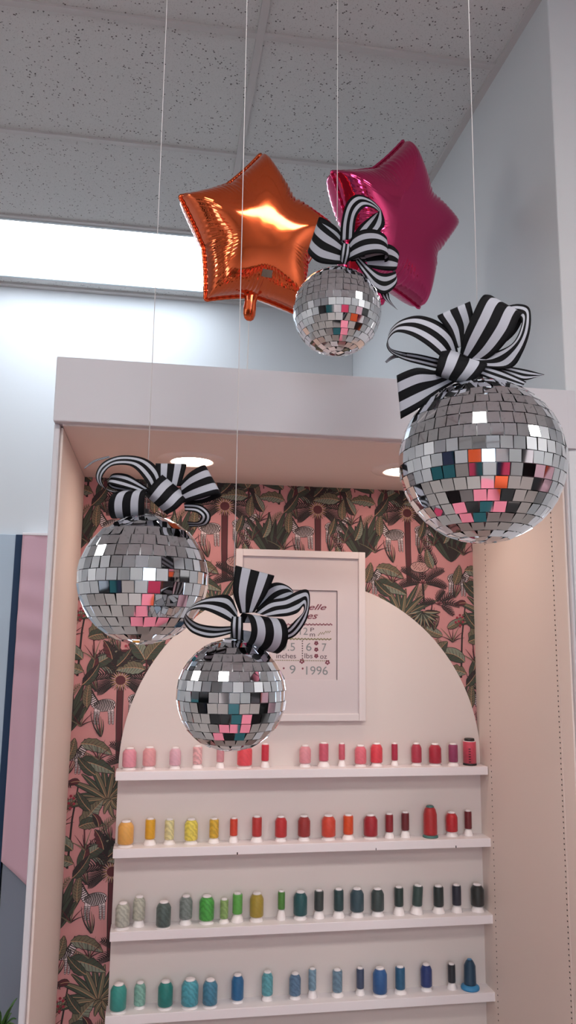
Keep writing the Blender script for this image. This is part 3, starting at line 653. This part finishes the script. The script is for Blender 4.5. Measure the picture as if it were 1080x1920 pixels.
# --- top small ball
DT = 1.6
mirror_ball(632, 585, 82.5, DT, 19, 'smallest looking mirror ball, hanging in front of the two star balloons', 634)
b = bow(645, 492, DT, 'striped bow on the mirror ball in front of the star balloons')
rib(b, DT, (560, 360), 4.909, [
    [(430, 500, 430, 660, 0, 0), (345, 405, 310, 668, -50, -50), (255, 325, 175, 645, -80, -70), (188, 260, 88, 565, -40, -20), (200, 230, 110, 520, 40, 60), (290, 278, 230, 540, 80, 80), (380, 360, 340, 560, 70, 70), (430, 490, 425, 600, 20, 20)],
    [(380, 450, 510, 430, 20, 20), (395, 260, 520, 290, 20, -20), (445, 95, 545, 205, 30, -40), (530, 25, 605, 140, 40, -30), (630, 48, 680, 145, 60, 0), (715, 110, 740, 190, 90, 20), (770, 190, 700, 200, 110, 60), (785, 320, 560, 310, 100, 90), (640, 450, 470, 450, 60, 60)],
    [(450, 500, 425, 655, 0, 0), (500, 400, 520, 615, -50, -60), (600, 345, 640, 575, -80, -90), (720, 350, 760, 565, -80, -80), (805, 410, 828, 600, -40, -30), (800, 470, 800, 645, 30, 30), (700, 520, 680, 630, 60, 50), (480, 560, 480, 640, 30, 30)],
    [(520, 640, 560, 600, 20, 20), (620, 790, 660, 690, 0, 20), (700, 900, 740, 740, -10, 20), (790, 940, 810, 750, -10, 20), (880, 880, 880, 735, 10, 30), (905, 800, 890, 730, 30, 50), (850, 720, 840, 690, 70, 70), (600, 640, 600, 600, 60, 60)],
    [(600, 560, 640, 690, 40, 40), (720, 500, 740, 715, 30, 40), (835, 482, 830, 725, 30, 40), (915, 545, 895, 715, 50, 60), (900, 600, 880, 690, 90, 90), (700, 600, 700, 680, 90, 90)],
    ['bow_tail', (750, 930, 830, 930, 40, 40), (790, 990, 845, 1000, 40, 40), (905, 1082, 912, 1086, 50, 50)],
    ['bow_knot', (400, 470, 480, 480, -20, -20), (385, 560, 470, 580, -50, -50), (380, 650, 440, 670, -10, -10)],
])
# --- left ball
DL = 1.25
mirror_ball(269, 1086, 121, DL, 17, 'mirror ball hanging at the left of the niche', 305)
b = bow(290, 965, DL, 'striped bow on the left mirror ball, under the downlight')
rib(b, DL, (100, 820), 2.348, [
    [(480, 215, 440, 250, 30, 0), (462, 140, 405, 190, 50, -20), (400, 92, 345, 128, 60, -30), (300, 80, 262, 125, 60, -40), (222, 108, 222, 160, 50, -40), (188, 160, 215, 200, 40, -30), (200, 205, 250, 240, 40, -10), (260, 235, 320, 248, 50, 20), (340, 225, 400, 262, 50, 30)],
    [(455, 250, 440, 270, 30, 30), (400, 210, 380, 240, 10, 0), (330, 165, 300, 220, 10, -10), (265, 160, 240, 205, 20, 0), (250, 190, 262, 228, 40, 20), (320, 210, 340, 242, 50, 40), (400, 235, 410, 255, 50, 40)],
    ['bow_tail', (135, 134, 138, 140, 60, 60), (180, 100, 186, 107, 60, 60), (245, 82, 250, 90, 60, 60)],
    [(420, 225, 310, 232, 20, 20), (408, 240, 262, 248, -30, -30), (402, 275, 243, 285, -40, -40), (400, 325, 245, 330, -30, -30), (400, 355, 262, 358, 10, 10), (410, 330, 300, 330, 50, 50)],
    [(560, 200, 570, 290, 0, 0), (600, 155, 630, 275, -30, -30), (655, 124, 725, 250, -20, -20), (670, 135, 735, 262, 30, 30), (620, 190, 660, 290, 60, 60), (575, 230, 580, 290, 40, 40)],
    [(455, 215, 560, 215, 40, 40), (450, 128, 585, 130, 50, 50), (455, 124, 580, 126, 80, 80), (480, 210, 550, 210, 80, 80)],
    [(575, 290, 580, 325, 10, 0), (650, 298, 625, 330, 10, -20), (692, 340, 650, 350, 20, -20), (675, 385, 632, 372, 30, -10), (600, 395, 590, 370, 30, 10)],
    ['bow_knot', (480, 165, 600, 265, 20, 20), (450, 190, 575, 285, -30, -30), (415, 235, 540, 318, -40, -40), (405, 255, 500, 340, 0, 0)],
])
# --- lower ball
DW = 1.10
mirror_ball(434, 1302, 102.5, DW, 17, 'mirror ball hanging lowest, in front of the arched board', 459)
b = bow(440, 1190, DW, 'striped bow on the lowest mirror ball, covering part of the framed embroidery')
rib(b, DW, (300, 1020), 2.571, [
    [(372, 320, 375, 395, 30, -20), (335, 250, 300, 355, 50, -40), (255, 252, 215, 318, 60, -50), (180, 280, 150, 318, 50, -50), (130, 322, 118, 350, 40, -40), (135, 350, 118, 385, 50, -40), (190, 385, 160, 430, 60, -30), (280, 398, 245, 453, 60, -20), (365, 395, 350, 430, 40, 10)],
    [(385, 335, 455, 330, 0, 0), (352, 230, 512, 245, -20, -10), (362, 118, 548, 165, 10, 10), (370, 112, 545, 160, 40, 40), (400, 180, 510, 230, 70, 70), (400, 320, 450, 330, 40, 40)],
    [(455, 330, 520, 350, 20, 0), (520, 275, 580, 350, 30, -10), (600, 258, 625, 345, 40, -10), (670, 225, 665, 330, 50, 0), (715, 225, 690, 300, 50, 10), (722, 290, 690, 330, 30, 10), (705, 370, 650, 370, 20, 0), (655, 440, 615, 405, 20, 0), (600, 465, 590, 410, 20, 0)],
    [(440, 300, 500, 340, 50, 50), (520, 200, 590, 290, 70, 60), (590, 190, 660, 260, 80, 70), (640, 240, 640, 300, 100, 100), (520, 320, 540, 340, 80, 80)],
    [(375, 380, 560, 380, 30, 40), (395, 335, 590, 362, 0, 10), (425, 350, 612, 395, -50, -40), (440, 410, 618, 445, -70, -60), (428, 465, 605, 495, -50, -40), (400, 490, 570, 527, 0, 0), (375, 470, 550, 510, 40, 50), (372, 410, 550, 440, 60, 70)],
    ['bow_knot', (345, 350, 400, 350, -10, -10), (340, 400, 400, 410, -40, -30), (345, 450, 395, 470, 0, 0)],
])
# hanging lines become things
ln = [o for o in bpy.data.objects if o.name.startswith('hanging_line')]
for o, lab in zip(sorted(ln, key=lambda q: -q.location.x), ('clear hanging line of the largest mirror ball at the right', 'clear hanging line of the mirror ball in front of the balloons', 'clear hanging line of the lowest mirror ball', 'clear hanging line of the left mirror ball')):
    tag(o, lab, 'string', 'clear hanging lines')

# ------------------------------------------------------------------ star balloons
def star(px, py, Y, R_, rot, yaw, pitch, name_l, foil, ratio=.60, neck=None, thick=.075):
    c = at(px, py, Y=Y); o = thing('star_balloon', name_l, 'balloon', c, 'foil star balloons')
    V = []
    for k in range(5):
        a = radians(90+rot+72*k); V.append(Vector((cos(a), sin(a)))*R_); a += radians(36); V.append(Vector((cos(a), sin(a)))*R_*ratio)
    # outline with slightly rounded tips and edges bowed
    out = []; NS = 36
    for i in range(10):
        a, b_ = V[i], V[(i+1) % 10]
        for k in range(NS):
            t = k/NS; p = a.lerp(b_, t)
            n = Vector((b_.y-a.y, a.x-b_.x)).normalized(); n = -n if n.dot(p) < 0 else n
            p = p - n*sin(pi*t)*R_*.012
            out.append(p)
    # soften corners by smoothing
    for _ in range(1):
        out = [(out[i-1]+out[i]*2+out[(i+1) % len(out)])/4 for i in range(len(out))]
    seg = [(V[i], V[(i+1) % 10]) for i in range(10)]
    def dist(p):
        best = []
        for a, b_ in seg:
            ab = b_-a; t = max(0, min(1, (p-a).dot(ab)/ab.length_squared)); best.append((p-(a+ab*t)).length)
        return best
    N = len(out); NR = 34; bm = bmesh.new(); PW0 = sum(1/max(d, 1e-5)**1.7 for d in dist(Vector((0, 0))))**(-1/1.7)*1.03
    ctr = {1: None, -1: None}; rim = [bm.verts.new((p.x, 0, p.y)) for p in out]
    for sgn in (-1, 1):
        prev = rim
        for j in range(1, NR+1):
            t = 1-j/NR; t = 1-(1-t)**1.0 if j < NR else 0
            t = (1-j/NR)**1.0
            if j == NR:
                cv = bm.verts.new((0, sgn*thick*1.0, 0))
                for i in range(N):
                    f = bm.faces.new((prev[i], prev[(i+1) % N], cv)); f.smooth = True
                break
            ring = []
            for i, p in enumerate(out):
                q = p*t; ds = dist(q); pw = sum(1/max(d, 1e-5)**1.7 for d in ds)**(-1/1.7)
                pw2 = pw/PW0; h = thick*(1-(1-min(1, pw2))**2)**.62
                s_ = i/NS; dn = abs((s_ % 2)-1)      # 1 at tips, 0 at inner corners
                inn = math.exp(-((dn)/.30)**2)
                wr = math.exp(-(min(ds)/(R_*.10))**1.5)*(.12+.88*inn)
                h *= 1+.15*wr*sin(i*2*pi/3.7+sgn)+.04*wr*sin(i*2*pi/8.3)
                ring.append(bm.verts.new((q.x, sgn*h, q.y)))
            for i in range(N):
                f = bm.faces.new((prev[i], prev[(i+1) % N], ring[(i+1) % N], ring[i])); f.smooth = True
            prev = ring
    bmesh.ops.recalc_face_normals(bm, faces=bm.faces)
    e = ob('foil_body', bm, foil, o)
    # seam flange
    bm = bmesh.new(); a_ = [bm.verts.new((p.x*.985, 0, p.y*.985)) for p in out]
    b2 = []
    for i, p in enumerate(out):
        t = (out[(i+1) % N]-out[i-1]).normalized(); n = Vector((t.y, -t.x)); b2.append(bm.verts.new((p.x+n.x*.006, .0012*sin(i*1.3), p.y+n.y*.006)))
    for i in range(N): f = bm.faces.new((a_[i], a_[(i+1) % N], b2[(i+1) % N], b2[i])); f.smooth = True
    sm = ob('seam_edge', bm, foil, o); md = sm.modifiers.new('s', 'SOLIDIFY'); md.thickness = .0006
    # neck
    bm = bmesh.new(); a = radians(neck); d = Vector((cos(a), 0, sin(a))); s_ = Vector((-d.z, 0, d.x)); r0_ = R_*ratio*.93
    prof = [(-.012, .044, .018), (.0, .028, .016), (.012, .020, .013), (.028, .0165, .011), (.045, .018, .010), (.062, .0175, .008), (.074, .013, .005), (.079, .006, .002)]
    prev = None
    for t, w, h in prof:
        ring = [bm.verts.new(d*(r0_+t)+s_*w*cos(2*pi*k/16)+Vector((0, h*sin(2*pi*k/16)*(1+.25*sin(5*k)), 0))) for k in range(16)]
        if prev:
            for k in range(16): f = bm.faces.new((prev[k], prev[(k+1) % 16], ring[(k+1) % 16], ring[k])); f.smooth = True
        prev = ring
    bm.faces.new(prev); ob('filling_neck', bm, foil, o)
    o.rotation_euler = (pitch, 0, yaw)
    return o, c, d*(r0_+.08)
import mathutils
ostar, oc, od = star(481, 448, 2.0, .229, 1.65, .247, .168, 'orange foil star balloon beside the ceiling light', M['foil_orange'], .68, 269, .088)
pstar, pc, pd = star(734.9, 424.7, 2.12, .255, .22, .453, .216, 'magenta pink foil star balloon beside the right wall', M['foil_pink'], .66, 269, .09)
# white ribbon under orange balloon, resting on header
bpy.context.view_layer.update()
np_ = ostar.matrix_world @ od
bm = bmesh.new(); tube(bm, [(0, 0, 0), (.001, .004, -.05), (-.001, .008, -(np_.z-ZT)*.7), (0, .01, -(np_.z-ZT)+.0005)], .0016, 8)
t_ = ob('balloon_string', bm, M['string'], None, True, np_); tag(t_, 'short white string below the orange star balloon neck', 'string')
# small printed label on the orange balloon
from mathutils.bvhtree import BVHTree
body = [c_ for c_ in ostar.children if c_.name.startswith('foil_body')][0]
bt = BVHTree.FromPolygons([v.co[:] for v in body.data.vertices], [p.vertices[:] for p in body.data.polygons])
bm = bmesh.new(); G = []
for i in range(9):
    G.append([])
    for j in range(6):
        x = -.001+.028*(i/8-.5)+.01; z = -.112+.018*(j/5-.5); h_ = bt.ray_cast(Vector((x, -1, z)), Vector((0, 1, 0)))[0]
        G[-1].append(bm.verts.new((x, h_.y-.0008, z)))
for i in range(8):
    for j in range(5): bm.faces.new((G[i][j], G[i+1][j], G[i+1][j+1], G[i][j+1]))
lb = ob('printed_label', bm, mat('label_ink', (112, 96, 84), .5), ostar, True)
# ------------------------------------------------------------------ wall display at the left
YD = YW-.045
def panel(name, pts, y, th, m, label, cat, wr=0, sub=1):
    bm = bmesh.new()
    P = [at(x, yy, Y=y) for x, yy in pts]
    if sub == 1:
        f = bm.faces.new([bm.verts.new(p) for p in P]); r = bmesh.ops.extrude_face_region(bm, geom=[f])
        for e in r['geom']:
            if isinstance(e, bmesh.types.BMVert): e.co.y += th
    bmesh.ops.recalc_face_normals(bm, faces=bm.faces)
    return tag(ob(name, bm, m), label, cat)
# pale panel with navy binding
xa = at(30, 1003, Y=YD).x; xb = at(44, 1003, Y=YD).x; zt = at(20, 1002, Y=YD).z
pl = bx(xa-1.0, xa, YD, YW-.002, .5, zt, bev=.002); pl = ob('wall_panel', pl, M['paleblue']); tag(pl, 'pale blue grey wall panel at the left edge with navy border', 'panel')
sb = bx(at(3, 1650, Y=YD).x, at(120, 1650, Y=YD).x, YD+.004, YW-.002, .0, zt-.5, bev=.002); sb = ob('slate_sheet', sb, mat('slate_blue_surface', (132, 138, 152), .6)); tag(sb, 'slate blue lower wall area behind the pink pennant, left of the niche', 'board')  # darker slate sheet over the lower wall, below the pennant
ob('navy_border', bx(xa, xb-.004, YD-.004, YW-.002, .5, zt, bev=.002), M['navy'], pl)
# pink pennant with folds
xc = at(86, 1003, Y=YD).x+.22; bm = bmesh.new(); NXX, NZ = 26, 70
zl = at(4, 1612, Y=YD).z; zr = at(42, 1648, Y=YD).z; xl_, xr_ = at(4, 1612, Y=YD).x, at(42, 1648, Y=YD).x; sl = (zr-zl)/(xr_-xl_)
grid = []
for i in range(NXX+1):
    x = xb+(xc-xb)*i/NXX; zb = zl+sl*(min(x, xb+(xc-xb)*.5)-xl_)-sl*max(0, x-(xb+(xc-xb)*.5)); col = []
    for j in range(NZ+1):
        z = zt+(zb-zt)*j/NZ
        w = .004*sin(z*42+x*9)*math.exp(-((z-(zt-.45))/.28)**2)+.002*sin(x*60+z*3)
        col.append(bm.verts.new((x, YD-.022-w-.004, z)))
    grid.append(col)
for i in range(NXX):
    for j in range(NZ): f = bm.faces.new((grid[i][j], grid[i][j+1], grid[i+1][j+1], grid[i+1][j])); f.smooth = True
pk = ob('pennant', bm, M['pinkcloth']); tag(pk, 'pink fabric pennant with slanted lower edge hanging left of the niche', 'pennant')
md = pk.modifiers.new('s', 'SOLIDIFY'); md.thickness = .002
ob('hanging_rod', bx(xb, xc, YD-.03, YW-.004, zt-.004, zt+.008, bev=.002), M['shelf'], pk)
# plant
pp = at(-4, 1935, Y=3.2)
pot = thing('potted_plant', 'green potted plant at the lower left corner', 'plant', (pp.x, pp.y, pp.z-.16))
bm = bmesh.new(); lathe(bm, [(.04, 0), (.058, .12), (.060, .17), (.052, .17), (.05, .15)], 28); ob('pot', bm, M['pot'], pot)
bm = bmesh.new()
for k in range(9):
    a = k*2.4; prev = None
    for j in range(7):
        t = j/6; r_ = .01+.05*t; c_ = Vector((cos(a)*r_, sin(a)*r_, .15+.12*t-.07*t*t+.03*(k % 3)*t)); w = .012*sin(pi*(t*.9+.08)); s_ = Vector((-sin(a), cos(a), 0))*w
        cur = (bm.verts.new(c_-s_), bm.verts.new(c_+Vector((0, 0, -.003))), bm.verts.new(c_+s_))
        if prev:
            for q in range(2): f = bm.faces.new((prev[q], prev[q+1], cur[q+1], cur[q])); f.smooth = True
        prev = cur
lf = ob('foliage', bm, M['leafgreen'], pot); md = lf.modifiers.new('s', 'SOLIDIFY'); md.thickness = .001
ps = ob('plant_stand', bx(pp.x-.12, pp.x+.1, pp.y-.1, pp.y+.1, 0, pp.z-.16, bev=.004), M['shelf']); tag(ps, 'white plinth under the green potted plant, below the frame', 'plinth')

# ------------------------------------------------------------------ unseen shop behind the viewer, furnished for the mirror reflections
def simple(name, bm, m, label, cat): return tag(ob(name, bm, m), label, cat)
tb = thing('unseen_table', 'unseen long dinner table with pink cloth below the viewer', 'table', (.25, .2, 0))  # unseen table, laid to give the mirrors pink and orange reflections
ob('tablecloth', bx(-.5, .5, -1.1, 1.1, .35, .76, bev=.01), mat('pink_tablecloth', (226, 130, 150), .8), tb)
for sx in (-1, 1):
    for sy in (-1, 1): ob('leg', bx(sx*.45-.02, sx*.45+.02, sy*1.0-.02, sy*1.0+.02, 0, .35), M['shelf'], tb)
ob('table_runner', bx(-.09, .09, -1.1, 1.1, .76, .762), mat('teal_runner', (20, 84, 92), .8), tb); om = mat('orange_cloth', (236, 92, 40), .7); om2 = mat('teal_cloth', (24, 96, 104), .7); nm_ = mat('navy_cloth', (26, 38, 70), .7); km = mat('black_cloth', (20, 20, 22), .7); pm = mat('hot_pink_cloth', (226, 70, 110), .7)
ccs = [om, km, pm, om2, nm_, om, M['shelf'], km]
for k in range(8):
    x = -.02 if k % 2 else .55; y = 1.0-.5*(k//2)
    bm = bmesh.new(); lathe(bm, [(.06, 0), (.13, .012), (.135, .018), (.06, .006)], 28)
    simple_o = ob('unseen_plate', bm, [om, km][k % 2], None, False, (x, y, .761)); tag(simple_o, ['orange', 'black'][k % 2]+' dinner plate on the unseen pink table, '+ORD[k]+' from the near end', 'plate', 'dinner plates')
def chair(x, y, rz, lab):  # unseen chairs, added to darken the mirror reflections
    o = thing('unseen_chair', lab, 'chair', (x, y, 0), 'dining chairs'); o.rotation_euler.z = rz
    ob('seat', bx(-.21, .21, -.2, .2, .43, .47, bev=.01), km, o); ob('backrest', bx(-.2, .2, .17, .2, .5, .92, bev=.01), km, o)
    for sx in (-1, 1):
        for sy in (-1, 1): ob('leg', bx(sx*.18-.015, sx*.18+.015, sy*.17-.015, sy*.17+.015, 0, .43 if sy < 0 else .5), km, o)
chair(-.62, .7, pi/2, 'unseen black dining chair on the left side of the table, nearest the niche'); chair(-.62, -.2, pi/2, 'unseen black dining chair on the left side of the table, far from the niche')
chair(1.15, .6, -pi/2, 'unseen black dining chair on the right side of the table, nearest the niche'); chair(1.15, -.3, -pi/2, 'unseen black dining chair on the right side of the table, far from the niche')
def rack(x0, x1, y0, y1, cols, label, seed):  # unseen racks, added for varied colours in the mirror reflections
    rr = random.Random(seed); o = thing('unseen_rack', label, 'rack', ((x0+x1)/2, (y0+y1)/2, 0)); cx, cy = o.location.x, o.location.y
    bm = bmesh.new()
    for z in (.1, .75, 1.4, 2.05): box(bm, x0-cx, x1-cx, y0-cy, y1-cy, z, z+.03)
    ob('shelves', bm, km, o)
    lx = (x1-x0) > (y1-y0); Ln = (x1-x0) if lx else (y1-y0)
    for lev, z in enumerate((.13, .78, 1.43)):
        p = .03
        while p < Ln-.15:
            w = rr.uniform(.1, .24); h = rr.uniform(.35, .56); m = rr.choice(cols)
            if lx: b_ = bx(x0-cx+p, x0-cx+p+w-.01, y0-cy+.02, y1-cy-.02, z, z+h, bev=.01)
            else: b_ = bx(x0-cx+.02, x1-cx-.02, y0-cy+p, y0-cy+p+w-.01, z, z+h, bev=.01)
            ob('fabric_bolt', b_, m, o); p += w
rack(-3.6, -1.2, -4.5, -4.1, [om, km, pm, nm_, om2, M['shelf']], 'unseen dark fabric rack on the rear wall, left', 1)
rack(.6, 2.8, -4.5, -4.1, [km, nm_, pm, om, M['pinkcloth']], 'unseen dark fabric rack on the rear wall, right', 2)
rack(-4.15, -3.75, -2.5, 1.2, [km, nm_, om2, M['paleblue'], M['shelf']], 'unseen dark fabric rack along the left wall', 3)
rack(2.75, 3.15, -2.6, .8, [om, pm, km, M['pinkcloth'], M['shelf']], 'unseen dark fabric rack along the far right wall', 4)
wn = struct(ob('window_added_1', bx(-.95, .4, RY0+.001, RY0+.02, .9, 2.5), M['window_glow']))  # unseen glowing window, added for the mirror balls to reflect
bm = bmesh.new()
for a in ((-1.0, -.95, .85, 2.55), (.4, .45, .85, 2.55), (-.29, -.26, .9, 2.5)): box(bm, a[0], a[1], RY0, RY0+.05, a[2], a[3])
box(bm, -.95, .4, RY0, RY0+.05, 2.5, 2.55); box(bm, -.95, .4, RY0, RY0+.05, .85, .9)
ob('window_frame', bm, km, wn)

# ------------------------------------------------------------------ world + colour management
w = bpy.data.worlds.new('world'); SC.world = w; w.use_nodes = True
w.node_tree.nodes['Background'].inputs[0].default_value = (.5, .52, .55, 1); w.node_tree.nodes['Background'].inputs[1].default_value = .05
vs = SC.view_settings; SC.display_settings.display_device = 'sRGB'
vs.view_transform = 'Standard'; vs.look = 'None'; vs.exposure = .33; vs.gamma = 1; vs.use_curve_mapping = False
SC.cycles.caustics_reflective = False; SC.cycles.caustics_refractive = False
SC.cycles.max_bounces = 8; SC.cycles.diffuse_bounces = 5
